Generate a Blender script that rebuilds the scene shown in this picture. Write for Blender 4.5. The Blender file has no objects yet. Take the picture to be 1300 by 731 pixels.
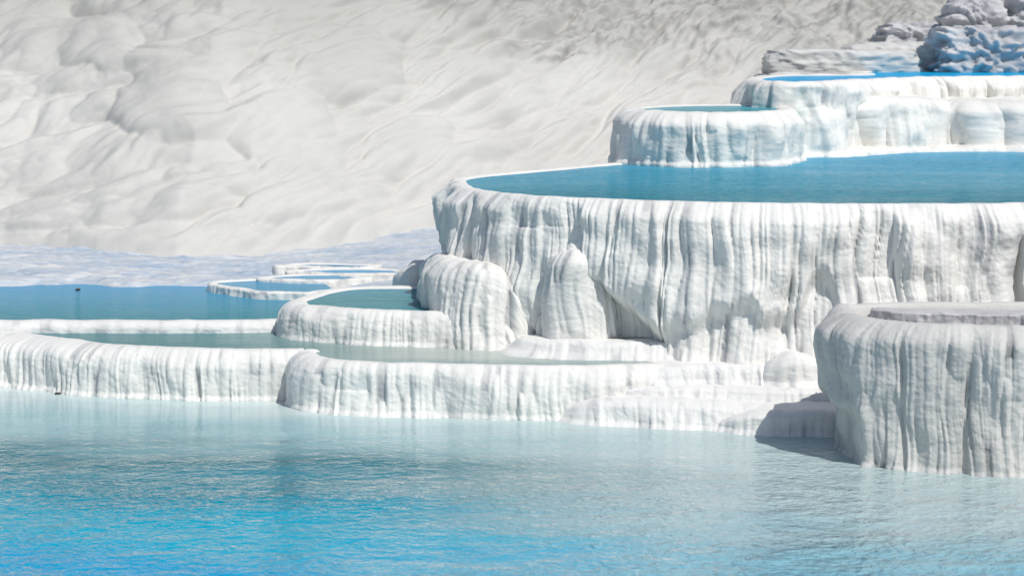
import bpy, math, random
import numpy as np
from mathutils import Vector

scene = bpy.context.scene
COL = scene.collection

# ------------------------------------------------------------------ camera
F = 2600.0; CW, CH = 1300.0, 731.0; HC = 6.0; HORIZ = 40.0
PITCH = math.atan((CH / 2 - HORIZ) / F)
cp, sp = math.cos(PITCH), math.sin(PITCH)

def ray(px, py):
    a = (px - CW / 2) / F; b = -(py - CH / 2) / F
    # forward = (0,cp,-sp), up = (0,sp,cp)
    return np.array([a, cp + b * sp, -sp + b * cp])

def at_z(px, py, z):
    r = ray(px, py); t = (z - HC) / r[2]
    return np.array([r[0] * t, r[1] * t, z])

def at_d(px, py, d):
    r = ray(px, py); t = d / r[1]
    return np.array([r[0] * t, d, HC + r[2] * t])

# ------------------------------------------------------------------ noise
def _hash(ix, iy, seed):
    h = (ix.astype(np.int64) * 374761393 + iy.astype(np.int64) * 668265263 + seed * 1442695041) & 0xFFFFFFFF
    h = ((h ^ (h >> 13)) * 1274126177) & 0xFFFFFFFF
    h = (h ^ (h >> 16)) & 0xFFFFFFFF
    return h / 4294967295.0

def pn(x, y, seed=0):
    x = np.asarray(x, float); y = np.asarray(y, float)
    x, y = np.broadcast_arrays(x, y)
    ix = np.floor(x); iy = np.floor(y); fx = x - ix; fy = y - iy
    def g(dx, dy):
        a = _hash(ix + dx, iy + dy, seed) * 2 * np.pi
        return np.cos(a) * (fx - dx) + np.sin(a) * (fy - dy)
    u = fx * fx * fx * (fx * (fx * 6 - 15) + 10); v = fy * fy * fy * (fy * (fy * 6 - 15) + 10)
    n = (g(0, 0) * (1 - u) + g(1, 0) * u) * (1 - v) + (g(0, 1) * (1 - u) + g(1, 1) * u) * v
    return n * 1.5

def fbm(x, y, seed=0, oct=4, gain=.5):
    s = 0; a = 1; f = 1
    for i in range(oct):
        s = s + a * pn(x * f, y * f, seed + i * 17); a *= gain; f *= 2.03
    return s

def billow(x, y, seed=0, oct=3, gain=.5):
    s = 0; a = 1; f = 1
    for i in range(oct):
        s = s + a * np.abs(pn(x * f, y * f, seed + i * 17)) ** .8; a *= gain; f *= 2.1
    return s

def sst(x, a, b):
    t = np.clip((x - a) / (b - a + 1e-9), 0, 1)
    return t * t * (3 - 2 * t)

# --------------------------------------------------------------- draperies
def columns(U, V, L, seed, w0, w1, amp, wav, starts=(-1, 1), p_start=0., end=None, p_end=0., overlap=1.04):
    """rounded hanging columns: max over many half-round ribs; U along, V downwards"""
    rng = random.Random(seed)
    D = np.zeros_like(U)
    u0 = U[:, 0]
    u = -w1
    wv = wav * pn(V * 1.1 + 31 * seed, U * .55, seed + 5)
    while u < L + w1:
        w = rng.uniform(w0, w1) * rng.choice((.6, 1, 1, 1.5)); c = u + w / 2; hw = w / 2 * overlap
        ph = rng.uniform(0, 100); own = rng.uniform(.04, .18) * w
        i0 = np.searchsorted(u0, c - hw - wav - .3); i1 = np.searchsorted(u0, c + hw + wav + .3)
        if i1 > i0:
            Us, Vs, W = U[i0:i1], V[i0:i1], wv[i0:i1]
            cc = c + W + own * np.sin(Vs * 2.3 + ph) * .6
            x = (Us - cc) / hw
            h = rng.uniform(.5, 1.0) * amp
            body = h * np.sqrt(np.clip(1 - x * x, 0, 1))
            if p_start and rng.random() < p_start:
                s = rng.uniform(*starts)
                t = np.clip((Vs - s) / (hw * 4), 0, 1); body = body * np.sqrt(np.clip(1 - (1 - t) ** 2, 0, 1))
            if p_end and rng.random() < p_end:
                e = rng.uniform(*end)
                t = np.clip((e - Vs) / (hw * 6.), 0, 1); t = np.sqrt(np.clip(1 - (1 - t) ** 2, 0, 1)); x2 = x / (.25 + .75 * t); body = h * t * np.sqrt(np.clip(1 - x2 * x2, 0, 1))
            D[i0:i1] = np.maximum(D[i0:i1], body)
        u += w * rng.uniform(.75, 1.0)
    return D

# -------------------------------------------------------------- mesh makers
def finish(name, V, Fc, mat, parent=None, crease_dark=None, nrm=None, smooth=True):
    me = bpy.data.meshes.new(name)
    V = np.asarray(V, np.float32); Fc = np.asarray(Fc, np.int32)
    n = Fc.shape[1]
    me.vertices.add(len(V)); me.vertices.foreach_set('co', V.ravel())
    me.loops.add(Fc.size); me.loops.foreach_set('vertex_index', Fc.ravel())
    me.polygons.add(len(Fc)); me.polygons.foreach_set('loop_start', np.arange(0, Fc.size, n, dtype=np.int32))
    me.update(calc_edges=True)
    me.polygons.foreach_set('use_smooth', np.full(len(Fc), smooth))
    if crease_dark is not None:
        a = me.attributes.new('crease_dark', 'FLOAT', 'POINT'); a.data.foreach_set('value', np.asarray(crease_dark, np.float32).ravel())
    me.materials.append(mat)
    if nrm is not None:
        me.normals_split_custom_set_from_vertices(nrm)
    ob = bpy.data.objects.new(name, me); COL.objects.link(ob)
    if parent is not None: ob.parent = parent
    return ob

def grid_faces(nu, nv, closed=False, r0=0, r1=None):
    r1 = nv if r1 is None else r1
    i = np.arange(nu if closed else nu - 1)[:, None]; j = np.arange(r0, r1 - 1)[None, :]
    i2 = (i + 1) % nu
    a = i * nv + j; b = i2 * nv + j; c = i2 * nv + j + 1; d = i * nv + j + 1
    return np.stack([a, d, c, b], -1).reshape(-1, 4)

def grid_normals(P, closed):
    if closed:
        du = np.roll(P, -1, 0) - np.roll(P, 1, 0)
    else:
        du = np.gradient(P, axis=0)
    dv = np.gradient(P, axis=1)
    n = np.cross(dv, du); n /= np.linalg.norm(n, axis=-1, keepdims=True) + 1e-12
    return n

def tag(o, label=None, cat=None, group=None, kind=None):
    if label: o['label'] = label
    if cat: o['category'] = cat
    if group: o['group'] = group
    if kind: o['kind'] = kind

def empty(name, loc):
    o = bpy.data.objects.new(name, None); COL.objects.link(o); o.location = loc; o.empty_display_size = .2
    return o

def catmull(P, closed, n=24):
    P = np.asarray(P, float); N = len(P); out = []
    rng_ = range(N if closed else N - 1)
    for i in rng_:
        if closed: p0, p1, p2, p3 = P[(i - 1) % N], P[i], P[(i + 1) % N], P[(i + 2) % N]
        else: p0, p1, p2, p3 = P[max(i - 1, 0)], P[i], P[i + 1], P[min(i + 2, N - 1)]
        # centripetal tension on xy distance
        t = np.linspace(0, 1, n, endpoint=False)[:, None]
        out.append(.5 * (2 * p1 + (p2 - p0) * t + (2 * p0 - 5 * p1 + 4 * p2 - p3) * t ** 2 + (3 * p1 - p0 - 3 * p2 + p3) * t ** 3))
    if not closed: out.append(P[-1:])
    return np.concatenate(out)

def terrace(name, ctl, zbot, mat, closed=False, step=.02, vstep=.02, sh=.3, shz=None, seed=1, inner='basin',
            cap=1.0, cap_rise=.05, cap_up=0., lobes=(.5, 1.1, .12), flutes=(.10, .2, .045), ribs=(.03, .06, .011),
            wav=.06, Rw=.45, parts=('wall', 'rim'), rimvar=.012, warp_rec=.25, rim_env=.5, back_step=.06, ends=.25,
            flare=.05, rough=.006, iscale=1., label=None, cat=None, group=None, crease_gain=1., lobe_seed=None):
    """ctl rows: x,y,z, shoulder, recess R, drape length L, foot flare"""
    C = np.asarray(ctl, float)
    S = catmull(C, closed)
    if closed: Sx = np.concatenate([S, S[:1]])
    else: Sx = S
    seg = np.linalg.norm(np.diff(Sx[:, :2], axis=0), axis=1)
    # local step: fine where the face looks towards the front
    tx = np.diff(Sx[:, 0]) / (seg + 1e-9)
    st = np.where(tx > -.25, step, back_step)
    den = np.concatenate([[0], np.cumsum(seg / st)])
    arc = np.concatenate([[0], np.cumsum(seg)])
    nu = int(den[-1]) + 1
    q = np.linspace(0, den[-1], nu, endpoint=not closed)
    A = np.interp(q, den, arc)
    G = np.stack([np.interp(q, den, Sx[:, k]) for k in range(C.shape[1])], 1)
    X, Y, Z0, SH, R, LL, FL = G.T
    if closed:
        dx = np.roll(X, -1) - np.roll(X, 1); dy = np.roll(Y, -1) - np.roll(Y, 1)
    else:
        dx = np.gradient(X); dy = np.gradient(Y)
    k = max(1, int(.14 / step)); ker = np.hanning(2 * k + 3); ker /= ker.sum()
    def smo(a):
        if closed: e = np.concatenate([a[-k - 1:], a, a[:k + 1]])
        else: e = np.concatenate([np.full(k + 1, a[0]), a, np.full(k + 1, a[-1])])
        return np.convolve(e, ker, 'valid')
    dx, dy = smo(dx / np.hypot(dx, dy)), smo(dy / np.hypot(dx, dy))
    m = np.hypot(dx, dy); nx, ny = dy / m, -dx / m
    L = arc[-1]
    zt = float(Z0.max()); H = zt - zbot
    shz = shz or sh
    # rows: inner part, shoulder, wall
    if inner == 'basin':
        cin = [(-.55, -.45), (-.36, -.2), (-.24, -.06), (-.14, -.012), (-.07, .0)]
        cin = [(a_ * iscale, b_) for a_, b_ in cin]; ncap = len(cin)
    else:
        ncap = max(6, int(cap / (vstep * 2.0)))
        cin = [(-cap * (1 - (i / ncap)), 0) for i in range(ncap)]
    nsh = max(6, int((sh * 1.6) / vstep))
    nw = max(6, int(H / vstep))
    nv = ncap + nsh + nw
    O = np.zeros((nu, nv)); Zr = np.zeros((nu, nv)); Vd = np.zeros((nu, nv))
    for j, (o, z) in enumerate(cin): O[:, j] = o; Zr[:, j] = z
    for j in range(nsh):
        a = (j / nsh) * math.pi / 2
        O[:, ncap + j] = SH * math.sin(a); Zr[:, ncap + j] = -shz * (1 - math.cos(a)); Vd[:, ncap + j] = shz * (1 - math.cos(a))
    for j in range(nw):
        t = j / (nw - 1)
        vd = shz + t * (Z0 - shz - zbot)
        O[:, ncap + nsh + j] = SH; Vd[:, ncap + nsh + j] = vd; Zr[:, ncap + nsh + j] = -vd
    U = A[:, None] + np.zeros((1, nv))
    Ls = LL[:, None] + warp_rec * (fbm(U * 1.3, U * 0 + .5, seed + 3, 3))
    rec = -R[:, None] * sst(Vd, Ls, Ls + Rw)
    Hh = (Z0 - zbot)[:, None]
    wallmask = np.zeros(nv); wallmask[ncap:] = 1
    fl = FL[:, None] * np.clip(Vd / Hh, 0, 1) ** 1.6
    # displacement
    lobes = (lobes[0], lobes[1], lobes[2] * 1.15); flutes = (flutes[0], flutes[1], flutes[2] * 2.0); ribs = (ribs[0], ribs[1], ribs[2] * 1.4)
    Dv = np.maximum(Vd, 0) + np.clip(O, 0, None) * .6 * wallmask
    warp = wav * fbm(U * .7, Dv * .6 + 3, seed + 11, 2)
    Uw = U + warp
    Lw = L
    D = np.zeros_like(U)
    env = rim_env + (1 - rim_env) * sst(Vd, 0, .35)
    if lobes[2]:
        D += columns(Uw, Dv, Lw, lobe_seed or seed, lobes[0], lobes[1], lobes[2], .05, starts=(0, H * .6), p_start=.45, end=(H * .4, H * 1.1), p_end=ends) * sst(Vd, 0, .3)
        D += .5 * lobes[2] * fbm(U * 1.4, Dv * 1.1, seed + 77, 2) * sst(Vd, 0, .3)
    if flutes[2]:
        f1 = columns(Uw, Dv, Lw, seed + 1, flutes[0], flutes[1], flutes[2], .04, starts=(0, H), p_start=.25, end=(H * .35, H * 1.2), p_end=ends)
        f2 = columns(Uw, Dv, Lw, seed + 2, flutes[0] * .9, flutes[1] * 1.3, flutes[2] * 1.35, .05, starts=(.0, H * .9), p_start=.9, end=(H * .5, H * 1.6), p_end=.5)
        mod = .6 + .4 * sst(fbm(U * .8, Dv * .5, seed + 55, 2), -.35, .35)
        fd = np.maximum(f1, f2 * .9) * mod
        D += fd * env
    if ribs[2]:
        rb = columns(Uw + .5 * warp, Dv, Lw, seed + 4, ribs[0], ribs[1], ribs[2], .02, overlap=1.0)
        mod2 = .4 + .6 * sst(fbm(U * 1.1 + 9, Dv * .9, seed + 65, 2), -.3, .45)
        D += rb * mod2 * (.5 + .5 * env)
    D += rough * 1.1 * fbm(U * 8, Dv * 11, seed + 88, 3) + .004 * (billow(U * 6, Dv * 9, seed + 90, 2) - .4)
    D += .02 * pn(U * 3, Dv * 2.5, seed + 89)
    D *= wallmask
    O2 = O + rec * wallmask + fl * wallmask + D
    if closed:   # blend displacement at the seam
        pass
    # crust spreading on the water/ground line
    zz = Z0[:, None] + Zr
    if flare: O2 += wallmask * flare * (1 - sst(zz, zbot + .10, zbot + .2))
    # caps
    if inner == 'basin':
        PX = X[:, None] + nx[:, None] * O2; PY = Y[:, None] + ny[:, None] * O2
        zz = zz + (rimvar * fbm(U * 1.6, U * 0 + 2, seed + 99, 4)) * (np.arange(nv) > 1)
    else:
        PX = X[:, None] + nx[:, None] * np.maximum(O2, 0) * wallmask; PY = Y[:, None] + ny[:, None] * O2 * wallmask
        cd = np.where(wallmask > 0, 0, -O)
        PX = PX + nx[:, None] * 0 ; PY = PY + cd * 1.0
        if inner == 'dome':   # shrink towards the centre line
            cx = (X * seg_w(X, Y)).sum() / seg_w(X, Y).sum()
            f = np.where(wallmask > 0, 0, cd / cap)
            PX = X[:, None] * (1 - f * .7) + cx * f * .7 + nx[:, None] * O2 * wallmask
            PY = Y[:, None] + ny[:, None] * O2 * wallmask + (cap * f)
        PXo = X[:, None] + nx[:, None] * O2
        PX = np.where(wallmask > 0, PXo, PX)
        zz = zz + cap_up * sst(cd, 0, cap) + cap_rise * fbm(PX * 1.7, PY * 2.2, seed + 7, 4) * sst(cd, 0, .5)
        zz = zz + .02 * fbm(U * 1.9, U * 0 + 4, seed + 98, 3) * np.clip(1 - cd * 2, 0, 1)
    P = np.stack([PX, PY, zz], -1)
    nrm = grid_normals(P, closed)
    crease_dark = np.zeros((nu, nv))
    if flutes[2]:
        crease_dark = (1 - np.clip(fd / (flutes[2] * .8), 0, 1)) ** 2 * env * wallmask * crease_gain  # mask for shade painted into the creases between flutes
    base = np.array([X.mean(), Y.mean(), zbot])
    root = empty(name, base)
    tag(root, label, cat, group)
    Pl = P - base
    r = ncap + int(nsh * .5)
    def piece(nm, a, b):
        sub = Pl[:, a:b].reshape(-1, 3)
        finish(nm, sub, grid_faces(nu, b - a, closed), mat, root, crease_dark[:, a:b].reshape(-1), nrm[:, a:b].reshape(-1, 3))
    piece(parts[1], 0, r + 1)
    piece(parts[0], r, nv)
    return root, np.stack([X, Y, nx, ny], 1)

def seg_w(X, Y):
    return np.hypot(np.gradient(X), np.gradient(Y)) + 1e-6

# --------------------------------------------------------------- materials
def new_mat(name):
    m = bpy.data.materials.new(name); m.use_nodes = True
    nt = m.node_tree; nt.nodes.clear()
    out = nt.nodes.new('ShaderNodeOutputMaterial'); b = nt.nodes.new('ShaderNodeBsdfPrincipled')
    nt.links.new(b.outputs[0], out.inputs[0])
    return m, nt, b

def N(nt, t, **kw):
    n = nt.nodes.new(t)
    for k, v in kw.items():
        if isinstance(k, str) and hasattr(n, k): setattr(n, k, v)
    return n

def noise(nt, vec, scale, detail=4, rough=.55, dist=0):
    n = nt.nodes.new('ShaderNodeTexNoise'); n.inputs['Scale'].default_value = scale
    n.inputs['Detail'].default_value = detail; n.inputs['Roughness'].default_value = rough
    n.inputs['Distortion'].default_value = dist
    nt.links.new(vec, n.inputs['Vector']); return n.outputs['Fac']

def ramp(nt, fac, stops):
    r = nt.nodes.new('ShaderNodeValToRGB'); e = r.color_ramp.elements
    while len(e) < len(stops): e.new(.5)
    for i, (p, c) in enumerate(stops):
        e[i].position = p; e[i].color = (*c, 1) if len(c) == 3 else c
    nt.links.new(fac, r.inputs[0]); return r.outputs[0]

def g3(v): return (v, v, v)

def mix(nt, fac, a, b, mode='MIX'):
    m = nt.nodes.new('ShaderNodeMix'); m.data_type = 'RGBA'; m.blend_type = mode
    for s, v in ((m.inputs[0], fac), (m.inputs[6], a), (m.inputs[7], b)):
        if hasattr(v, 'is_linked'): nt.links.new(v, s)
        elif isinstance(v, (tuple, list)): s.default_value = (*v, 1)
        else: s.default_value = v
    return m.outputs[2]

def mth(nt, op, a, b=0.0, clamp=False):
    m = nt.nodes.new('ShaderNodeMath'); m.operation = op; m.use_clamp = clamp
    for s, v in ((m.inputs[0], a), (m.inputs[1], b)):
        if hasattr(v, 'is_linked'): nt.links.new(v, s)
        else: s.default_value = v
    return m.outputs[0]

def mapping(nt, vec, scale=(1, 1, 1), rot=(0, 0, 0)):
    m = nt.nodes.new('ShaderNodeMapping'); m.inputs['Scale'].default_value = scale; m.inputs['Rotation'].default_value = rot
    nt.links.new(vec, m.inputs['Vector']); return m.outputs[0]

def travertine(name, base=(.82, .81, .775), dark=(.36, .37, .39), stain=.35, gran=60., bump=.32, wet=0., tint=(.72, .70, .64), streak=.35):
    m, nt, b = new_mat(name)
    geo = N(nt, 'ShaderNodeNewGeometry'); pos = geo.outputs['Position']
    n1 = noise(nt, pos, 1.1, 5, .6)
    n2 = noise(nt, mapping(nt, pos, (9, 9, .9)), 1.0, 5, .6)      # run-down streaks
    n3 = noise(nt, pos, 14, 4, .6)
    c = mix(nt, ramp(nt, n1, [(.42, g3(0)), (.72, g3(stain))]), base, tint)
    c = mix(nt, ramp(nt, n2, [(.50, g3(0)), (.80, g3(streak))]), c, tint)
    c = mix(nt, ramp(nt, n3, [(.45, g3(0)), (.8, g3(.25))]), c, tint)
    at = N(nt, 'ShaderNodeAttribute'); at.attribute_name = 'crease_dark'
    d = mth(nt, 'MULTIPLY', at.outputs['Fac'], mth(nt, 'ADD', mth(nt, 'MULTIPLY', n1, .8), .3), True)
    c = mix(nt, d, c, dark)  # wall creases take a darker colour that imitates shade
    nt.links.new(c, b.inputs['Base Color'])
    b.inputs['Roughness'].default_value = .62 - .3 * wet
    b.inputs['Specular IOR Level'].default_value = .25 + .35 * wet
    g1 = noise(nt, pos, gran, 3, .7); g2 = noise(nt, pos, gran * .3, 3, .6)
    h = mth(nt, 'ADD', mth(nt, 'MULTIPLY', g1, .5), g2)
    bp = N(nt, 'ShaderNodeBump'); bp.inputs['Strength'].default_value = bump; bp.inputs['Distance'].default_value = .03
    nt.links.new(h, bp.inputs['Height']); nt.links.new(bp.outputs[0], b.inputs['Normal'])
    return m

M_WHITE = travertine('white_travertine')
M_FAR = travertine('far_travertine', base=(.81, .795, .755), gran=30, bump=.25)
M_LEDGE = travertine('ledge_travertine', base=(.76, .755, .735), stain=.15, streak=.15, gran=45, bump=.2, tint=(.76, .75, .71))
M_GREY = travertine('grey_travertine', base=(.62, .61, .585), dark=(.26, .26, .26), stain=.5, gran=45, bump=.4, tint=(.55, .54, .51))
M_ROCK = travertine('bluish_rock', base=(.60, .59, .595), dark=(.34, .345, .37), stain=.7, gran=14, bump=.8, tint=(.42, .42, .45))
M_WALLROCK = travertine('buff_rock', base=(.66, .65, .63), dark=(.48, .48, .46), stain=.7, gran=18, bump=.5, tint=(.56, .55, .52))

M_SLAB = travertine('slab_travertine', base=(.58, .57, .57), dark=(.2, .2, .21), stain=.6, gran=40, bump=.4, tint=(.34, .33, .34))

def water(name, stops, axis=(0, 1), span=(20, 40), xstops=None, amp=.03, spec=.4, calm=None, scale=5.0, rough=.04, ymix=.12, stretch=1.0):
    """milky spring water: scattering body colour varies by position, for depth and some painted reflection, clear rippled surface"""
    m, nt, b = new_mat(name)
    geo = N(nt, 'ShaderNodeNewGeometry'); pos = geo.outputs['Position']
    sep = N(nt, 'ShaderNodeSeparateXYZ'); nt.links.new(pos, sep.inputs[0])
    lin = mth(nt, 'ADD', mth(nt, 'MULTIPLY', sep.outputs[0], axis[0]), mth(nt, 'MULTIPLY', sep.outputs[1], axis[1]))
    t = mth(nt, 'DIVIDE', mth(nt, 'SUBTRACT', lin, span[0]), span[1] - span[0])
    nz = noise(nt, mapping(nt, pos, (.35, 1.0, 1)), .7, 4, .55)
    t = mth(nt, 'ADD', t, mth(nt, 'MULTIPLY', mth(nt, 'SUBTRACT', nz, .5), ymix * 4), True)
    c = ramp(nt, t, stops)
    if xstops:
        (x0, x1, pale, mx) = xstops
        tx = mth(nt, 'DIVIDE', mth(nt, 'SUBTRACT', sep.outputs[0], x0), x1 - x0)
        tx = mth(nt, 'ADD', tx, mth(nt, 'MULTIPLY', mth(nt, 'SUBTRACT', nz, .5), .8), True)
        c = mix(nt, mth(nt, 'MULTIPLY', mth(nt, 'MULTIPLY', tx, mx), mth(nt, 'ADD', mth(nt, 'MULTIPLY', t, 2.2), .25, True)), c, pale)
    nt.nodes.remove(b)
    df = N(nt, 'ShaderNodeBsdfDiffuse'); gl = N(nt, 'ShaderNodeBsdfGlossy'); fr = N(nt, 'ShaderNodeFresnel'); mx_ = N(nt, 'ShaderNodeMixShader')
    nt.links.new(c, df.inputs['Color']); gl.inputs['Roughness'].default_value = rough; fr.inputs['IOR'].default_value = 1.33
    nt.links.new(mth(nt, 'MULTIPLY', fr.outputs[0], spec, True), mx_.inputs[0])
    nt.links.new(df.outputs[0], mx_.inputs[1]); nt.links.new(gl.outputs[0], mx_.inputs[2])
    outn = [n for n in nt.nodes if n.type == 'OUTPUT_MATERIAL'][0]; nt.links.new(mx_.outputs[0], outn.inputs[0])
    r1 = noise(nt, mapping(nt, pos, (.8 * stretch, 1.35, 1), (0, 0, .16)), scale, 3, .5, .8)
    r2 = noise(nt, mapping(nt, pos, (.55 * stretch, 1.0, 1), (0, 0, -.2)), scale * .42, 2, .5)
    h = mth(nt, 'ADD', r1, mth(nt, 'MULTIPLY', r2, 1.6))
    gust = ramp(nt, noise(nt, mapping(nt, pos, (.25, .6, 1)), .6, 3, .5), [(.35, g3(.35)), (.65, g3(1))])
    amt = mth(nt, 'MULTIPLY', gust, amp)
    if calm:
        (a0, a1, lo) = calm       # calmer towards the far shore
        tt = mth(nt, 'DIVIDE', mth(nt, 'SUBTRACT', sep.outputs[1], a0), a1 - a0, True)
        k = mth(nt, 'SUBTRACT', 1.0, mth(nt, 'MULTIPLY', tt, 1 - lo))
        amt = mth(nt, 'MULTIPLY', amt, k)
    bp = N(nt, 'ShaderNodeBump'); bp.inputs['Strength'].default_value = 1.0; bp.inputs['Distance'].default_value = 1.0
    nt.links.new(mth(nt, 'MULTIPLY', h, amt), bp.inputs['Height']); nt.links.new(bp.outputs[0], gl.inputs['Normal']); nt.links.new(bp.outputs[0], fr.inputs['Normal']); nt.links.new(bp.outputs[0], df.inputs['Normal'])
    return m

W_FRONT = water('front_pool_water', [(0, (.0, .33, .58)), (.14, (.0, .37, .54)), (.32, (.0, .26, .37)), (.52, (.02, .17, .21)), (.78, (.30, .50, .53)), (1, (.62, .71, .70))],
                span=(21.8, 32.5), axis=(.16, 1), xstops=(-2.5, 3.5, (.50, .61, .61), .85), amp=.12, calm=(24, 31.4, .06), scale=5.6, ymix=.09, spec=.85, stretch=1.45)  # near blue and shore pallor include sky and wall reflections painted in
W_MID = water('ledge_pool_water', [(0, (.10, .24, .25)), (.5, (.05, .20, .21)), (1, (.10, .26, .28))], span=(31, 36), xstops=(-5, -1, (.50, .54, .50), .9), amp=.014, scale=9, stretch=.7, spec=.6)
W_LEFT = water('left_pool_water', [(0, (.05, .24, .28)), (.45, (.08, .30, .42)), (1, (.10, .34, .56))], span=(35.5, 41), amp=.03, scale=9, stretch=.5, ymix=.05, spec=.4)
W_UP = water('upper_pool_water', [(0, (.04, .22, .28)), (.35, (.06, .31, .42)), (1, (.08, .37, .56))], span=(32.5, 45), amp=.11, scale=7, stretch=.9, ymix=.06, spec=.5)
W_TOP = water('top_pool_water', [(0, (.0, .33, .62)), (1, (.01, .38, .70))], span=(43, 52), amp=.004, scale=8, spec=.25)
W_GREEN = water('green_pool_water', [(0, (.09, .30, .32)), (1, (.09, .34, .42))], span=(42, 44.5), amp=.004, scale=8, spec=.3)
W_THIN = water('thin_water_film', [(0, (.46, .46, .42)), (1, (.56, .56, .52))], span=(30, 34), amp=.004, scale=12, spec=.8)

def pool(name, pts, z, mat, label=None):
    """flat water sheet from a plan outline"""
    pts = np.asarray(pts, float)
    me = bpy.data.meshes.new(name)
    me.from_pydata([(p[0], p[1], z) for p in pts], [], [list(range(len(pts)))]); me.update()
    if me.polygons[0].normal.z < 0: me.flip_normals()
    me.materials.append(mat)
    ob = bpy.data.objects.new(name, me); COL.objects.link(ob)
    tag(ob, kind='structure'); 
    if label: ob['label'] = label
    return ob

def inset(cv, w, n=8):
    return np.stack([cv[:, 0] - cv[:, 2] * w, cv[:, 1] - cv[:, 3] * w], 1)[::n]

def K(px, py, z=None, d=None, sh=.3, R=0, L=9, fl=0):
    p = at_z(px, py, z) if d is None else at_d(px, py, d)
    return [p[0], p[1], p[2], sh, R, L, fl]

def Wd(x, y, z, sh=.3, R=0, L=9, fl=0): return [x, y, z, sh, R, L, fl]

# ================================================================== setting
def ground():
    n = 60
    xs = np.linspace(-300, 300, n); ys = np.linspace(-60, 500, n)
    X, Y = np.meshgrid(xs, ys, indexing='ij')
    Z = -1.6 + .1 * fbm(X * .05, Y * .05, 3)
    P = np.stack([X, Y, Z], -1).reshape(-1, 3)
    o = finish('ground', P, grid_faces(n, n)[:, ::-1], M_FAR, None, np.zeros(len(P)))
    tag(o, kind='structure')
ground()

# ---- front pool
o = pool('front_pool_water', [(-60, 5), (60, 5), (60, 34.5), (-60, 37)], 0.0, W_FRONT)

# ---- left front basin wall (open run of rim leaving the frame at left)
ZP = .82
A_ctl = [Wd(-16.5, 37.5, ZP, .55), Wd(-13.2, 36.8, ZP, .6), K(-90, 417, ZP, sh=.65), K(0, 421, ZP, sh=.62), K(60, 427, ZP, sh=.5),
         K(130, 436, ZP, sh=.34), K(200, 440, ZP, sh=.24), K(280, 442.5, ZP, sh=.2), K(345, 443, ZP, sh=.18), K(372, 442.8, ZP, sh=.18), K(386, 442.6, ZP, sh=.18)]
rA, cA = terrace('travertine_basin', A_ctl, -.10, M_WHITE, seed=12, shz=.22, lobes=(.5, 1.3, .07), flutes=(.08, .15, .045), ribs=(.025, .05, .015),
        label='long low white basin wall with fine ribs, leftmost in the front row', cat='rock basin', flare=.04, ends=.05)
B_ctl = [K(398, 442.6, ZP, sh=.16), K(390, 443.6, ZP, sh=.2), K(389, 447, ZP, sh=.22), K(395, 451, ZP, sh=.22), K(412, 455, ZP, sh=.2), K(448, 458, ZP, sh=.18), K(500, 460.5, ZP, sh=.15), K(580, 462, ZP, sh=.14),
         K(660, 463.5, ZP, sh=.14), K(740, 464, ZP, sh=.16), K(790, 463, ZP, sh=.2), K(840, 461, ZP, sh=.2)]
rB, cB = terrace('travertine_basin', B_ctl, -.10, M_WHITE, seed=23, shz=.2, lobes=(.35, .9, .09), flutes=(.09, .19, .036), ribs=(.03, .06, .008), flare=.03, ends=.05,
        label='white basin wall with broad rounded flutes in the middle of the front row', cat='rock basin')
ptsM = list(map(tuple, inset(cA, .12)))
ia = len(ptsM)
bx = at_z(376, 447, ZP)[0]
ptsM = [p for p in ptsM if p[0] < bx - .05] + [tuple(p) for p in inset(cB, .10) if p[1] < at_z(378, 451, ZP)[1]]
pool('ledge_pool_water', ptsM + [(3, 35.0), (3, 36.5), (-17, 38.5)], ZP - .03, W_MID)

# ---- thin straight rim across the left
ZL = .99
A2 = [Wd(-17, 37.4, ZL, .2), K(-60, 405, ZL, sh=.2), K(60, 406, ZL, sh=.2), K(160, 406.5, ZL, sh=.2), K(260, 406.5, ZL, sh=.2), K(340, 405.5, ZL, sh=.2), K(400, 402, ZL, sh=.2)]
rA2, cA2 = terrace('rim_wall', A2, .6, M_LEDGE, seed=31, step=.04, shz=.14, lobes=(.6, 1.4, .03), flutes=(.1, .2, .008), ribs=(.03, .06, .0), label='thin straight white rim between two pools at the left edge', cat='rock rim', parts=('face', 'crest'), flare=0)
pool('left_pool_water', [tuple(p) for p in inset(cA2, .12)] + [(-2.0, 37.5), (-1.6, 45), (-20, 46)], ZL - .03, W_LEFT)

# ---- middle basin
ZD = 1.36
D_ctl = [K(386.6, 377, ZD, sh=.2), K(377, 381, ZD, sh=.22), K(383, 386, ZD, sh=.24), K(409.4, 388.5, ZD, sh=.22), K(441.9, 391, ZD, sh=.2), K(490, 393.5, ZD, sh=.18), K(540, 395, ZD, sh=.18), K(600, 395, ZD, sh=.18),
         K(640, 380, ZD, sh=.2), K(620, 368, ZD, sh=.2), K(540, 363.5, ZD, sh=.2), K(460, 363.5, ZD, sh=.2), K(417.5, 368, ZD, sh=.2)]
rD, cD = terrace('travertine_basin', D_ctl, .68, M_WHITE, closed=True, seed=41, shz=.2, lobes=(.35, .7, .07), flutes=(.08, .16, .032), ribs=(.03, .05, .009), ends=.05, flare=.03,
        label='small round white basin beside the tall left block, its pool half in shade', cat='rock basin')
pool('middle_basin_water', inset(cD, .08), ZD - .03, W_LEFT)

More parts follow.
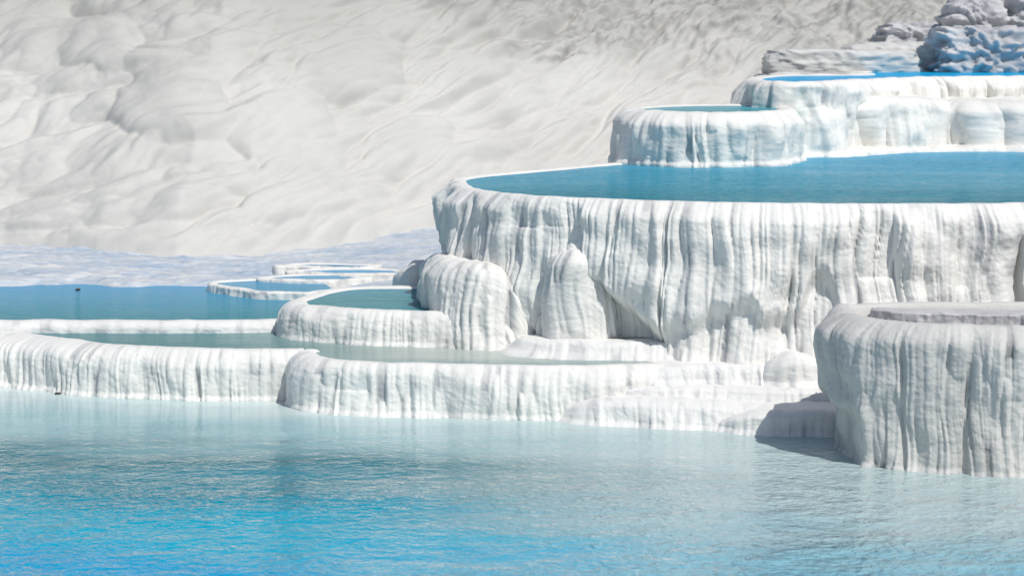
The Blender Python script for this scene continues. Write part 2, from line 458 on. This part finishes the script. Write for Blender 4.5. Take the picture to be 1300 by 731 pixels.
# ---- tall left block under the big overhang
E_ctl = [K(560, 322, d=36.8, sh=.2), K(564, 322, d=35.6, sh=.25), K(567.8, 327, d=34.7, sh=.26), K(580.1, 331, d=34.2, sh=.28), K(603.9, 333, d=33.95, sh=.28), K(622.5, 335, d=33.85, sh=.28),
         K(641.4, 345, d=33.85, sh=.25), K(658, 372, d=33.9, sh=.2), K(671, 402, d=34.0, sh=.16), K(681, 424, d=34.4, sh=.15), K(683, 428, d=35.2, sh=.15)]
for r in E_ctl: r[6] = .06
terrace('travertine_block', E_ctl, .66, M_WHITE, seed=52, shz=.3, inner='ledge', cap=1.6, cap_rise=.05, lobes=(.4, .8, .09), flutes=(.08, .15, .065), ribs=(.03, .05, .02), rim_env=.7, ends=.1,
        label='rounded white ribbed block standing under the left end of the big overhang', cat='rock block', parts=('wall', 'top'), flare=.0)
# small block behind it
S_ctl = [K(516, 346, d=39.3, sh=.2), K(518, 340, d=38.6, sh=.2), K(527, 338, d=38.2, sh=.2), K(545, 338, d=38.1, sh=.2), K(570, 338, d=38.5, sh=.2)]
terrace('travertine_block', S_ctl, 1.0, M_FAR, seed=57, step=.03, shz=.18, inner='ledge', cap=1.0, lobes=(.3, .5, .05), flutes=(.08, .15, .03), ribs=(.03, .06, .0),
        label='small white sloping block peeping out behind the tall left block', cat='rock block', parts=('wall', 'top'))

# ---- the great basin
ZF = 3.3
F_ctl = [K(583, 226, ZF, sh=.14, R=.9, L=1.0), K(580, 230, ZF, sh=.15, R=.95, L=1.0), K(585.9, 235, ZF, sh=.16, R=1.0, L=1.05), K(604.9, 240.5, ZF, sh=.16, R=1.0, L=1.1), K(642.9, 245.5, ZF, sh=.15, R=1.0, L=1.25),
         K(666.7, 247.5, ZF, sh=.14, R=.9, L=1.55), K(690.5, 249, ZF, sh=.14, R=.35, L=2.1), K(712, 250, ZF, sh=.14, R=.6, L=1.5), K(750, 251.5, ZF, sh=.18, R=.6, L=1.2), K(785, 253, ZF, sh=.18, R=.42, L=1.35), K(825, 254.5, ZF, sh=.18, R=.38, L=1.7),
         K(850, 255, ZF, sh=.16, R=.2, L=2.0, fl=.25), K(880, 256, ZF, sh=.15, R=.22, L=1.75, fl=.62), K(930, 257, ZF, sh=.14, R=.26, L=1.5, fl=.7), K(1000, 258, ZF, sh=.14, R=.26, L=1.5, fl=.7), K(1060, 258.5, ZF, sh=.14, R=.2, L=1.2, fl=.6),
         K(1130, 258.5, ZF, sh=.14, fl=.4), K(1200, 258.5, ZF, sh=.15, fl=.35), K(1262, 258, ZF, sh=.15, fl=.3), K(1284, 257.5, ZF, sh=.14, R=.5, L=.45), K(1304, 257, ZF, sh=.15, fl=.3), K(1400, 256, ZF, sh=.18, fl=.3),
         K(1600, 250, ZF, sh=.3), Wd(16, 37, ZF), Wd(16, 50, ZF), Wd(9, 52, ZF), K(1060, 184, ZF), K(975, 192, ZF), K(780, 207, ZF, sh=.25), K(700, 214, ZF, sh=.25), K(642.9, 219, ZF, sh=.25), K(604.9, 222.5, ZF, sh=.26)]
rF, cF = terrace('travertine_basin', F_ctl, .3, M_WHITE, closed=True, seed=64, step=.019, vstep=.019, shz=.24, lobes=(.35, .85, .2), flutes=(.08, .17, .05), ribs=(.03, .055, .017), ends=.12, Rw=.42, wav=.06, back_step=.12, 
        label='largest white basin with a huge draped overhanging wall and wide blue pool', cat='rock basin', rim_env=.55)
pool('great_pool_water', inset(cF, .06, 6), ZF - .03, W_UP)

# ---- lobe hanging low on the great wall
G_ctl = [K(706, 352, d=34.19, sh=.1), K(705, 340, d=33.59, sh=.14), K(710, 324, d=33.29, sh=.18), K(728, 316, d=33.14, sh=.2), K(745, 319, d=33.17, sh=.18), K(757, 334, d=33.24, sh=.14), K(766, 362, d=33.34, sh=.1), K(773, 392, d=33.59, sh=.06), K(775, 402, d=34.29, sh=.06)]
for r in G_ctl: r[6] = .03
terrace('travertine_lobe', G_ctl, 1.0, M_WHITE, seed=71, step=.016, vstep=.016, shz=.25, inner='ledge', flare=0, cap=1.0, lobes=(.2, .45, .07), rim_env=.75, flutes=(.07, .13, .06), ribs=(.03, .05, .018),
        label='hanging white lobe low on the big wall, above the flat wet ledge', cat='rock lobe', parts=('wall', 'top'))
G2 = [K(772, 390, d=34.4, sh=.06), K(776, 378, d=33.9, sh=.08), K(781, 372, d=33.7, sh=.08), K(787, 378, d=33.8, sh=.08), K(790, 400, d=34.4, sh=.06)]
terrace('travertine_column', G2, 1.0, M_WHITE, seed=73, step=.014, shz=.12, inner='ledge', flare=0, cap=.5, lobes=(.2, .3, .02), flutes=(.05, .1, .02), ribs=(.03, .06, .008), label='slim white column in the shaded hollow right of the lobe', cat='rock column', parts=('shaft', 'top'))

# ---- wet ledge before the lobe
H_ctl = [K(660, 426, d=34.0, sh=.08), K(661, 428, d=33.4, sh=.08), K(668, 430, d=33.0, sh=.09), K(700, 431.5, d=32.8, sh=.1), K(760, 433, d=32.65, sh=.1), K(820, 434, d=32.6, sh=.1), K(856, 434.5, d=32.55, sh=.12), K(872, 438, d=32.6, sh=.14), K(888, 449, d=32.8, sh=.15), K(892, 455, d=33.2, sh=.12)]
for r in H_ctl: r[6] = .22
rH, cH = terrace('travertine_ledge', H_ctl, .7, M_LEDGE, seed=81, shz=.08, inner='ledge', cap=2.0, cap_rise=.012, lobes=(.25, .6, .06), flutes=(.1, .22, .03), ribs=(.03, .06, .008), label='flat white ledge with a thin film of water below the hanging lobe', cat='rock ledge', parts=('face', 'top'))
zH = at_d(760, 433, 32.65)[2]
pool('ledge_film_water', [at_z(686, 426, zH)[:2], at_z(720, 428.5, zH)[:2], at_z(790, 429.5, zH)[:2], at_z(838, 429, zH)[:2], at_z(850, 426, zH)[:2], at_z(830, 421, zH)[:2], at_z(780, 417.5, zH)[:2], at_z(720, 416, zH)[:2], at_z(692, 420, zH)[:2]], zH + .012, W_THIN)

# ---- stepped white ledges
I_ctl = [K(770, 476, d=32.4, sh=.15), K(778, 470, d=32.1, sh=.18), K(800, 466, d=31.9, sh=.22), K(850, 463, d=31.8, sh=.2), K(900, 461.5, d=31.8, sh=.16), K(960, 461, d=31.75, sh=.14), K(1030, 461, d=31.7, sh=.14), K(1090, 461, d=31.7, sh=.14)]
terrace('travertine_ledge', I_ctl, .42, M_LEDGE, seed=92, shz=.14, inner='ledge', cap=1.6, cap_rise=.03, cap_up=.05, lobes=(.3, .6, .08), flutes=(.1, .22, .05), ribs=(.03, .06, .01), label='narrow upper white ledge at the foot of the big wall', cat='rock ledge', parts=('face', 'top'))
# rounded boulder
Bo = [K(982, 462, d=32.0, sh=.12), K(984, 455, d=31.75, sh=.16), K(990, 452, d=31.65, sh=.2), K(1004, 447, d=31.58, sh=.22), K(1020, 450, d=31.62, sh=.2), K(1030, 455, d=31.7, sh=.16), K(1033, 462, d=32.0, sh=.12)]
for r in Bo: r[6] = .05
terrace('travertine_boulder', Bo, .42, M_LEDGE, seed=97, step=.016, vstep=.016, shz=.2, inner='ledge', cap=.7, cap_rise=.02, lobes=(.2, .4, .06), flutes=(.08, .16, .03), ribs=(.03, .05, .010), label='smooth rounded white boulder against the foot of the big wall', cat='boulder', parts=('side', 'top'))
# upper tier of the step
J1 = [K(768, 497, d=32.3, sh=.14), K(770, 490, d=31.95, sh=.16), K(784, 488.5, d=31.7, sh=.18), K(820, 488.5, d=31.55, sh=.2), K(880, 489, d=31.45, sh=.2), K(940, 490, d=31.35, sh=.22), K(1000, 492, d=31.25, sh=.22), K(1045, 493, d=31.2, sh=.2), K(1100, 493, d=31.2, sh=.2)]
for r in J1: r[6] = .25
terrace('travertine_ledge', J1, .05, M_LEDGE, seed=103, shz=0.06, inner='ledge', cap=1.6, cap_rise=.02, cap_up=.05, lobes=(.3, .8, .06), flutes=(.09, .22, .034), ribs=(.03, .06, .012), label='broad middle step of white rock below the narrow upper ledge', cat='rock ledge', parts=('face', 'top'))
J2 = [K(722, 527, d=32.2, sh=.1), K(724, 518, d=31.75, sh=.14), K(732, 510, d=31.5, sh=.18), K(752, 505, d=31.35, sh=.22), K(800, 504, d=31.2, sh=.24), K(850, 505, d=31.1, sh=.26), K(900, 507, d=31.0, sh=.28), K(950, 511, d=30.9, sh=.28), K(1000, 513, d=30.85, sh=.28), K(1050, 514, d=30.8, sh=.25), K(1100, 514, d=30.8, sh=.2)]
for r in J2: r[6] = .12
terrace('travertine_ledge', J2, -.12, M_LEDGE, seed=112, shz=0.12, inner='ledge', cap=1.4, cap_rise=.02, cap_up=.04, lobes=(.3, .8, .06), flutes=(.09, .22, .034), ribs=(.03, .06, .012), label='lowest broad white step touching the water in the centre right', cat='rock ledge', parts=('face', 'top'))
J3 = [K(905, 545, d=31.1, sh=.08), K(912, 535, d=30.85, sh=.12), K(930, 527, d=30.65, sh=.2), K(960, 521, d=30.5, sh=.24), K(1000, 519, d=30.4, sh=.25), K(1040, 519, d=30.35, sh=.22), K(1100, 520, d=30.3, sh=.2)]
terrace('travertine_ledge', J3, -.12, M_LEDGE, seed=121, shz=0.096, inner='ledge', cap=1.2, cap_rise=.02, cap_up=.03, lobes=(.3, .6, .05), flutes=(.09, .22, .034), ribs=(.03, .06, .012), label='small sloping white step beside the dark grey right-hand block', cat='rock ledge', parts=('face', 'top'))
Q1 = [K(700, 467, d=32.25, sh=.06), K(706, 461, d=32.1, sh=.1), K(725, 457.5, d=32.0, sh=.14), K(760, 455.5, d=31.95, sh=.16), K(790, 459, d=32.0, sh=.12), K(800, 466, d=32.1, sh=.06)]

# ---- right foreground block
ZR = 2.02
L_ctl = [K(1082.7, 386, ZR, sh=.16, R=.22, L=1.1), K(1075, 390, ZR, sh=.22, R=.25, L=1.05), K(1078, 396, ZR, sh=.26, R=.26, L=1.05), K(1093, 401, ZR, sh=.27, R=.22, L=1.15), K(1120.6, 405.5, ZR, sh=.26, R=.12, L=1.3), K(1160, 409, ZR, sh=.25, R=.05, L=1.4),
         K(1205, 411, ZR, sh=.25, fl=.08), K(1228, 411.5, ZR, sh=.23, R=.04, L=.5), K(1245, 412, ZR, sh=.25, fl=.1), K(1290, 413, ZR, sh=.25, fl=.1), K(1360, 414, ZR, sh=.25), K(1480, 414, ZR, sh=.3),
         Wd(13, 29.3, ZR), Wd(13, 30.3, ZR), Wd(9, 30.15, ZR), K(1200, 383.5, ZR, sh=.15)]
rL, cL = terrace('travertine_block', L_ctl, -.12, M_GREY, closed=True, seed=134, step=.015, vstep=.016, shz=.24, lobes=(.28, .62, .13), flutes=(.08, .17, .045), ribs=(.03, .06, .016), ends=.45, wav=.07, back_step=.08, Rw=.3,
        label='grey draped rock block at the right edge, nearest the camera', cat='rock block', flare=.04, iscale=.45, crease_gain=1.2, rimvar=.02)
L2 = [Wd(5.3, 29.75, 1.975, .03), Wd(5.42, 29.5, 1.975, .03), Wd(5.8, 29.3, 1.975, .04), Wd(6.6, 29.2, 1.975, .04), Wd(8, 29.1, 1.975, .04), Wd(9.5, 29.1, 1.975, .04)]
terrace('travertine_slab', L2, 1.6, M_SLAB, seed=141, step=.02, shz=.03, inner='ledge', cap=.5, cap_rise=.012, lobes=(.2, .4, .03), flutes=(.05, .1, .03), ribs=(.03, .06, .006), flare=0, label='flat grey slab lying inside the rim of the right-hand block', cat='rock slab', parts=('face', 'top'))

# ---- basins above
ZM = 4.38
M_ctl = [K(812, 136, ZM, sh=.22), K(806, 137.5, ZM, sh=.3, R=.2, L=.8), K(815, 139.5, ZM, sh=.32, R=.15, L=.8), K(850, 141.2, ZM, sh=.3), K(900, 142, ZM, sh=.3), K(935, 142, ZM, sh=.25), K(975, 141, ZM, sh=.15), K(1000, 137.5, ZM, sh=.15), K(975, 133, ZM, sh=.2), K(905, 132.5, ZM, sh=.2), K(850, 133.5, ZM, sh=.2)]
rM, cM = terrace('travertine_basin', M_ctl, ZF - .1, M_FAR, closed=True, seed=151, step=.025, vstep=.025, shz=.22, lobes=(.35, .8, .15), flutes=(.12, .26, .06), ribs=(.05, .09, .01), ends=.15,
        label='small round white basin on the far side of the great blue pool', cat='rock basin', rimvar=.02)
pool('green_basin_water', inset(cM, .1), ZM - .03, W_GREEN)
ZN = 4.92
N_ctl = [K(962, 98, ZN, sh=.2), K(958, 99.5, ZN, sh=.22), K(962, 101.5, ZN, sh=.22, R=.15, L=.8), K(985, 103.2, ZN, sh=.2, R=.25, L=.7), K(1030, 103.2, ZN, sh=.18, R=.1, L=.9), K(1080, 101, ZN, sh=.16), K(1140, 98.6, ZN, sh=.16), K(1200, 97, ZN, sh=.16), K(1300, 96.3, ZN, sh=.16), K(1420, 96, ZN, sh=.16),
         Wd(17, 56, ZN), Wd(10, 56.5, ZN), K(1100, 94, ZN, sh=.1), K(1000, 95, ZN, sh=.2)]
rN, cN = terrace('travertine_basin', N_ctl, ZF - .1, M_FAR, closed=True, seed=162, step=.03, vstep=.03, shz=.15, lobes=(.4, .9, .22), flutes=(.12, .28, .07), ribs=(.05, .09, .01), ends=.3,
        label='topmost white basin holding a bright blue pool, upper right', cat='rock basin', rimvar=.02)
pool('top_pool_water', [p for p in inset(cN, .1)], ZN - .03, W_TOP)
N2 = [K(1078, 126, d=47.6, sh=.25), K(1082, 124, d=47.2, sh=.3), K(1100, 122.5, d=46.9, sh=.35), K(1150, 122.5, d=47.4, sh=.35), K(1188, 125, d=48.2, sh=.3), K(1205, 127, d=48.4, sh=.3), K(1240, 126, d=47.9, sh=.4), K(1264, 128, d=48.3, sh=.3), K(1285, 128, d=47.8, sh=.4), K(1340, 129, d=47.8, sh=.4), K(1450, 130, d=47.8, sh=.4)]
terrace('travertine_ledge', N2, ZF - .1, M_FAR, seed=171, step=.03, vstep=.03, shz=.16, inner='ledge', cap=4, cap_rise=.04, lobes=(.6, 1.2, .22), flutes=(.12, .26, .085), ribs=(.05, .09, .015), label='white ledge with wide rounded lobes below the topmost basin, upper right', cat='rock ledge', parts=('face', 'top'))
N3 = [K(1040, 196, d=45.2, sh=.1), K(1052, 193, d=44.9, sh=.2), K(1075, 190.5, d=45.3, sh=.3), K(1110, 188, d=46.1, sh=.3), K(1160, 186, d=46.9, sh=.3), K(1230, 185, d=47.2, sh=.3), K(1300, 185, d=47.1, sh=.3)]
terrace('travertine_ledge', N3, ZF - .2, M_FAR, seed=177, step=.03, vstep=.02, shz=.1, inner='ledge', cap=2.5, cap_rise=.02, cap_up=.08, lobes=(.3, .8, .06), flutes=(.14, .3, .02), ribs=(.05, .09, .0), label='low white shelf at the far edge of the great blue pool', cat='rock ledge', parts=('face', 'top'))

# ---- small low basins on the flats
def low_basin(pts, zt, seed, label, mat_w, parts=('wall', 'rim'), h=.25):
    rr = random.Random(seed); ctl = []
    for k_, (px, py) in enumerate(pts):      # uneven outline
        qx, qy = pts[(k_ + 1) % len(pts)]
        ctl.append(K(px, py, zt, sh=rr.uniform(.03, .08)))
        ctl.append(K((px + qx) / 2 + rr.uniform(-6, 6), (py + qy) / 2 + rr.uniform(-.7, .7), zt, sh=rr.uniform(.03, .09)))
    r, c = terrace('travertine_basin', ctl, zt - h, M_FAR, closed=True, seed=seed, step=.04, vstep=.03, shz=.05, iscale=.5, lobes=(.3, .7, .04), flutes=(.1, .2, .03), ribs=(.03, .06, .0), label=label, cat='rock basin', flare=0, rim_env=.8, back_step=.08)
    pool('small_pool_water', inset(c, .1), zt - .02, mat_w)
low_basin([(268, 360), (290, 363.5), (330, 369), (390, 370.5), (430, 366), (420, 358), (380, 354.5), (320, 354), (280, 356)], 1.115, 201, 'low white basin at the right end of the left blue pool', W_LEFT, h=.4)
low_basin([(330, 352), (370, 354), (440, 354), (470, 351), (440, 348), (380, 348)], 1.175, 205, 'shallow white basin second from the flats edge, behind the low basin', W_LEFT)
low_basin([(365, 344), (420, 346.5), (500, 346), (512, 343), (470, 340.5), (400, 341)], 1.195, 208, 'longer shallow white basin on the pale flats', W_LEFT)
low_basin([(350, 336.5), (400, 338), (470, 338), (480, 335.5), (420, 334), (370, 334.5)], 1.215, 211, 'farthest shallow white basin on the pale flats', W_LEFT)

# ================================================================ flats + hill
foot_px = np.array([-300, 0, 120, 220, 300, 400, 480, 560, 700, 900, 1100, 1300, 1800], float)
foot_py = np.array([306, 311, 318, 327, 328, 318, 304, 287, 270, 230, 210, 200, 190], float)
foot_d  = np.array([47, 46.5, 45.5, 45, 45.5, 47, 48.5, 50, 53, 57, 59, 60, 62], float)
fp = np.array([at_d(a, b, d) for a, b, d in zip(foot_px, foot_py, foot_d)])
def foot(x):
    return np.interp(x, fp[:, 0], fp[:, 1]), np.interp(x, fp[:, 0], fp[:, 2])

def flats():
    nx_, ny_ = 420, 260
    xs = np.linspace(-19, 2.5, nx_); ts = np.linspace(0, 1, ny_)
    X = xs[:, None] + 0 * ts[None]
    fy, fz = foot(X)
    Y0 = 36.5
    Y = Y0 + (fy + 1.2 - Y0) * ts[None]
    shore = 40.0 + .5 * fbm(X * .5, X * 0, 5, 3) + np.where(X > -5.3, -1.2 * sst(X, -5.3, -4), 0)
    k = sst(Y, shore, shore + .8)
    T = np.clip((Y - shore) / (fy - shore), 0, 1.2)
    z = ZL + .06 + (fz - ZL - .06) * T ** 1.1
    w = billow(X * .55, Y * 1.6, 9, 3)
    w2 = fbm(X * 2.0, Y * 4.5, 19, 3)
    # terracettes
    q = .06; zz = z + .10 * (w - .5) + .02 * w2
    fr = zz / q; st = np.floor(fr) + sst(fr - np.floor(fr), .55, 1.0)
    zz = .5 * zz + .5 * st * q
    Z = np.where(k > 0, (ZL - .25) * (1 - k) + zz * k, ZL - .25)
    Z = Z - .5 * sst(Y, fy + .3, fy + 1.2)
    P = np.stack([X, Y, Z], -1)
    o = finish('travertine_flats', P.reshape(-1, 3), grid_faces(nx_, ny_)[:, ::-1], M_FLAT, None, np.zeros(nx_ * ny_))
    tag(o, kind='structure')

def flat_material():
    m, nt, b = new_mat('wet_flats')
    geo = N(nt, 'ShaderNodeNewGeometry'); pos = geo.outputs['Position']
    n1 = noise(nt, mapping(nt, pos, (.45, 2.0, 1)), 1.3, 6, .62)
    n2 = noise(nt, mapping(nt, pos, (1, 2.6, 1)), 5, 5, .6)
    f = mth(nt, 'ADD', mth(nt, 'MULTIPLY', n1, .6), mth(nt, 'MULTIPLY', n2, .4))
    c = ramp(nt, f, [(.36, (.34, .43, .54)), (.46, (.46, .53, .61)), (.54, (.58, .61, .64)), (.64, (.72, .71, .69))])  # blue tones hold the sky sheen on wet rock, painted into the colour
    nt.links.new(c, b.inputs['Base Color'])
    b.inputs['Roughness'].default_value = .3; b.inputs['Specular IOR Level'].default_value = .4
    bp = N(nt, 'ShaderNodeBump'); bp.inputs['Strength'].default_value = .6; bp.inputs['Distance'].default_value = .05
    nt.links.new(n2, bp.inputs['Height']); nt.links.new(bp.outputs[0], b.inputs['Normal'])
    return m
M_FLAT = flat_material()
flats()

def hill_material():
    m, nt, b = new_mat('hill_travertine')
    geo = N(nt, 'ShaderNodeNewGeometry'); pos = geo.outputs['Position']
    n1 = noise(nt, mapping(nt, pos, (.5, .5, .5)), .6, 6, .6)
    n2 = noise(nt, mapping(nt, pos, (.5, 1.2, 1.2), (0, .5, 0)), 3, 5, .6)
    c = mix(nt, ramp(nt, n1, [(.4, g3(0)), (.7, g3(.7))]), (.61, .60, .565), (.54, .53, .495))
    c = mix(nt, ramp(nt, n2, [(.5, g3(0)), (.75, g3(.25))]), c, (.50, .50, .53))
    sp_ = N(nt, 'ShaderNodeSeparateXYZ'); nt.links.new(pos, sp_.inputs[0])
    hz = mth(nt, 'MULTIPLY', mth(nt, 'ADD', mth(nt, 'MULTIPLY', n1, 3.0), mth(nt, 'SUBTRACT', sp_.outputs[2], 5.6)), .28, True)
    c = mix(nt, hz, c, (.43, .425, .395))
    at = N(nt, 'ShaderNodeAttribute'); at.attribute_name = 'crease_dark'
    c = mix(nt, at.outputs['Fac'], c, (.26, .255, .245))  # darker in the folds and over the rough upper zone
    nt.links.new(c, b.inputs['Base Color'])
    b.inputs['Roughness'].default_value = .7; b.inputs['Specular IOR Level'].default_value = .2
    bp = N(nt, 'ShaderNodeBump'); bp.inputs['Strength'].default_value = .15; bp.inputs['Distance'].default_value = .08
    nt.links.new(n2, bp.inputs['Height']); nt.links.new(bp.outputs[0], b.inputs['Normal'])
    return m
M_HILL = hill_material()

def hill():
    nx_, ns = 900, 330
    xs = np.linspace(-24, 22, nx_)
    s = np.concatenate([np.linspace(0, 14, ns - 40), np.linspace(14.3, 60, 40)])   # distance up the slope
    X = xs[:, None] + 0 * s[None]; S = s[None] + 0 * X
    fy, fz = foot(X)
    crest = 9.3 + .8 * fbm(X * .06, X * 0, 8, 2)
    sl = math.radians(34)
    rise = S * math.sin(sl); run = S * math.cos(sl)
    z = fz - .3 + rise
    over = sst(z, crest - 1.5, crest + 2.5)
    Z = np.minimum(z, crest) * (1 - over) + (crest + .04 * (run)) * over
    # flow coordinates: streaks run from upper right to lower left
    ang = math.radians(36) 
    a = X * math.cos(ang) + S * math.sin(ang); bq = -X * math.sin(ang) + S * math.cos(ang)
    a = a + .5 * fbm(X * .25, S * .25, 3, 2); bq = bq + .45 * fbm(X * .22 + 5, S * .3, 4, 2)
    big = billow(a * .24, bq * .55, 21, 2)
    med = billow(a * .5, bq * 1.3, 22, 2)
    fine = billow(a * 1.1, bq * 3.6, 23, 3)
    D = .45 * big + .14 * med + .035 * fine
    # terraced domes with fluted fronts
    rng = random.Random(5); dm = np.zeros_like(X)
    domes = [(-8.3, 5.2, 1.5), (-5.6, 4.6, 1.3), (-4.2, 6.9, 1.5), (-2.6, 3.2, 1.2), (-5.0, 2.0, 1.3), (-10.5, 7.8, 1.2)] + [(rng.uniform(-22, 14), rng.uniform(.5, 12), rng.uniform(.6, 1.3)) for _ in range(16)]
    for (dx_, ds_, r) in domes:
        wx = (X - dx_ + .25 * pn(X * 1.3, S * 1.3, 41)) / r; ws = (S - ds_ + .2 * pn(X * 1.1, S * 1.5, 42)) / (r * .75)
        low = np.where(ws < 0, ws, ws * .45)      # steep front, long back
        rr = np.sqrt(wx ** 2 + low ** 2)
        h = .36 * r * np.sqrt(np.clip(1 - rr ** 2, 0, 1))
        phi = np.arctan2(wx, -low + 1e-6)
        h = h * (1 + .03 * np.abs(np.sin(phi * 9 + dx_)) * sst(rr, .35, .8))
        dm = np.maximum(dm, h)
    D = np.maximum(D, D * .45 + dm * 1.0)
    soft = sst(S, 0, 1.0); 
    nz = np.array([0, -math.sin(sl), math.cos(sl)])
    rough_zone = sst(Z + .8 * fbm(X * .3, S * .3, 31, 3), 4.7, 5.8) * sst(X + 2 * fbm(S * .3, X * .2, 33, 2), -3.0, 1.0)
    D = D + rough_zone * (.24 * billow(a * 1.0, bq * 1.6, 51, 3) - .1)
    D = D * soft * (1 - .6 * over)
    P = np.stack([X, fy + run + nz[1] * D, Z + nz[2] * D], -1)
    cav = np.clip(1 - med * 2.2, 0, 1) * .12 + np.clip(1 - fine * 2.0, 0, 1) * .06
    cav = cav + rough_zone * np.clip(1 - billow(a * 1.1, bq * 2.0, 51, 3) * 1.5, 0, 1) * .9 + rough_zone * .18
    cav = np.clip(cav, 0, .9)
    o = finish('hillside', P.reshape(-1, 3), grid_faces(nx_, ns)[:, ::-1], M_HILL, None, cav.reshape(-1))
    tag(o, kind='structure')
hill()

# ---- rocks behind the topmost pool
def crag(name, c, size, seed, mat, label, cat, rot=0., boxy=.5, amp=1.):
    n = 90
    u = np.linspace(0, 2 * np.pi, n * 2, endpoint=False)[:, None]; v = np.linspace(.0001, np.pi * .62, n)[None]
    x = np.cos(u) * np.sin(v); y = np.sin(u) * np.sin(v); z = np.cos(v) + 0 * u
    p = 2 + 6 * boxy
    r = (np.abs(x) ** p + np.abs(y) ** p + np.abs(z) ** p) ** (-1 / p)
    x, y, z = x * r, y * r, z * r
    X, Y, Z = x * size[0], y * size[1], z * size[2]
    k = 1.1
    d = amp * .30 * (billow((X + seed) * k, Z * k * 1.3 + Y * .8, seed, 4) - .45) + amp * .10 * fbm(X * 2.5 + Y, Z * 4, seed + 3, 4)
    d = d + amp * .22 * (.35 - billow(X * 1.6 + Y + seed, Z * 2.6, seed + 5, 4)) + amp * .10 * np.sign(pn(X * 1.7 + 3 * pn(Z, X, 9), Z * 2.3 + Y, seed + 6)) * np.abs(pn(X * 1.7 + 3 * pn(Z, X, 9), Z * 2.3 + Y, seed + 6)) ** .4
    strata = amp * .02 * np.floor(Z * 3.1 + .6 * fbm(X * .8, Y * .8, seed + 9, 2)) % .1
    f = 1 + (d + strata) / max(.6, min(size))
    X, Y, Z = X * f, Y * f, Z * (1 + d * .4)
    P = np.stack([X * math.cos(rot) - Y * math.sin(rot), X * math.sin(rot) + Y * math.cos(rot), Z], -1)
    crease_dark = np.clip(.45 - d * 3.2 / max(amp, .4), 0, 1)
    o = finish(name, P.reshape(-1, 3), grid_faces(2 * n, n, True), mat, None, crease_dark.reshape(-1))
    o.location = c; tag(o, label, cat)
    return o
def cr(px, py, d, w, h, dep, seed, mat, label, cat='rock', name='rock_outcrop', boxy=.5):
    amp = .2 if name == 'rock_wall' else .6
    b = at_d(px, py, d)        # base centre of the rock
    return crag(name, (b[0], d, b[2]), (w / 2, dep / 2, h), seed, mat, label, cat, boxy=boxy, amp=amp)
cr(1068, 97, 57.0, 4.2, .74, 1.6, 3, M_WALLROCK, 'low squared buff rock wall behind the bright blue topmost pool', name='rock_wall', boxy=1)
cr(1150, 97, 57.6, 3.6, .95, 1.6, 4, M_WALLROCK, 'taller buff rock wall in shade beside the blue-grey crag', name='rock_wall', boxy=1)
cr(1245, 98, 56.5, 2.7, 1.35, 1.6, 6, M_ROCK, 'blue-grey pitted crag with a flat shelf, upper right corner', boxy=.6)
cr(1232, 60, 58.0, 1.7, 1.35, 1.5, 8, M_ROCK, 'dark blue-grey rock rising behind the pitted crag', boxy=.3)
cr(1310, 60, 58.5, 1.6, 1.5, 1.5, 9, M_ROCK, 'darkest blue-grey rock cut by the right edge of the view', boxy=.3)
cr(1160, 70, 59.0, 2.4, .9, 1.5, 11, M_ROCK, 'low bluish rock left of the tall crags, partly behind the buff wall', boxy=.3)

# ---- small dark pebbles
def pebble(p, r, seed, label):
    n = 16
    u = np.linspace(0, 2 * np.pi, n * 2, endpoint=False)[:, None]; v = np.linspace(.001, np.pi - .001, n)[None]
    x = np.cos(u) * np.sin(v) * 1.3; y = np.sin(u) * np.sin(v); z = (np.cos(v) + 0 * u) * .7
    f = r * (1 + .35 * fbm(x * 1.5 + seed, y * 1.5 + z, seed, 2))
    P = np.stack([x * f, y * f, z * f], -1).reshape(-1, 3)
    o = finish('pebble', P, grid_faces(2 * n, n, True), M_DARK, None, np.zeros(len(P))); o.location = p
    tag(o, label, 'pebble')
m, nt, b = new_mat('dark_pebble'); b.inputs['Base Color'].default_value = (.05, .045, .04, 1); b.inputs['Roughness'].default_value = .7; M_DARK = m
pebble(at_z(99, 367.5, ZL), .035, 2, 'tiny dark pebble poking out of the left blue pool')
pp = at_z(73, 499.5, .01); pebble(pp, .035, 4, 'small dark pebble at the waterline of the leftmost basin wall')

# ================================================================== light
EL, AZ = math.radians(55), math.radians(38)
sv = Vector((math.sin(AZ) * math.cos(EL), -math.cos(AZ) * math.cos(EL), math.sin(EL)))
ld = bpy.data.lights.new('sun', 'SUN'); ld.energy = 3.4; ld.angle = math.radians(.5); ld.color = (1, .965, .91)
lo = bpy.data.objects.new('sun', ld); COL.objects.link(lo); lo.rotation_euler = sv.to_track_quat('Z', 'Y').to_euler(); lo.location = (20, -20, 30)
w = bpy.data.worlds.new('World'); scene.world = w; w.use_nodes = True
nt = w.node_tree; nt.nodes.clear()
sky = nt.nodes.new('ShaderNodeTexSky'); sky.sky_type = 'NISHITA'; sky.sun_disc = False
sky.sun_elevation = EL; sky.sun_rotation = math.atan2(sv.x, sv.y)
bg = nt.nodes.new('ShaderNodeBackground'); bg.inputs[1].default_value = .085
ow = nt.nodes.new('ShaderNodeOutputWorld'); nt.links.new(sky.outputs[0], bg.inputs[0]); nt.links.new(bg.outputs[0], ow.inputs[0])

# ================================================================== camera
cd = bpy.data.cameras.new('camera'); cd.sensor_width = 36; cd.lens = 36 * F / CW
cd.clip_end = 2000; cd.clip_start = .1
cd.dof.use_dof = True; cd.dof.focus_distance = 33.2; cd.dof.aperture_fstop = 1.25
co = bpy.data.objects.new('camera', cd); COL.objects.link(co); co.location = (0, 0, HC)
co.rotation_euler = (math.pi / 2 - PITCH, 0, 0); scene.camera = co
scene.view_settings.view_transform = 'Standard'; scene.view_settings.look = 'None'; scene.view_settings.exposure = 0
scene.cycles.max_bounces = 6; scene.cycles.diffuse_bounces = 3; scene.cycles.glossy_bounces = 3
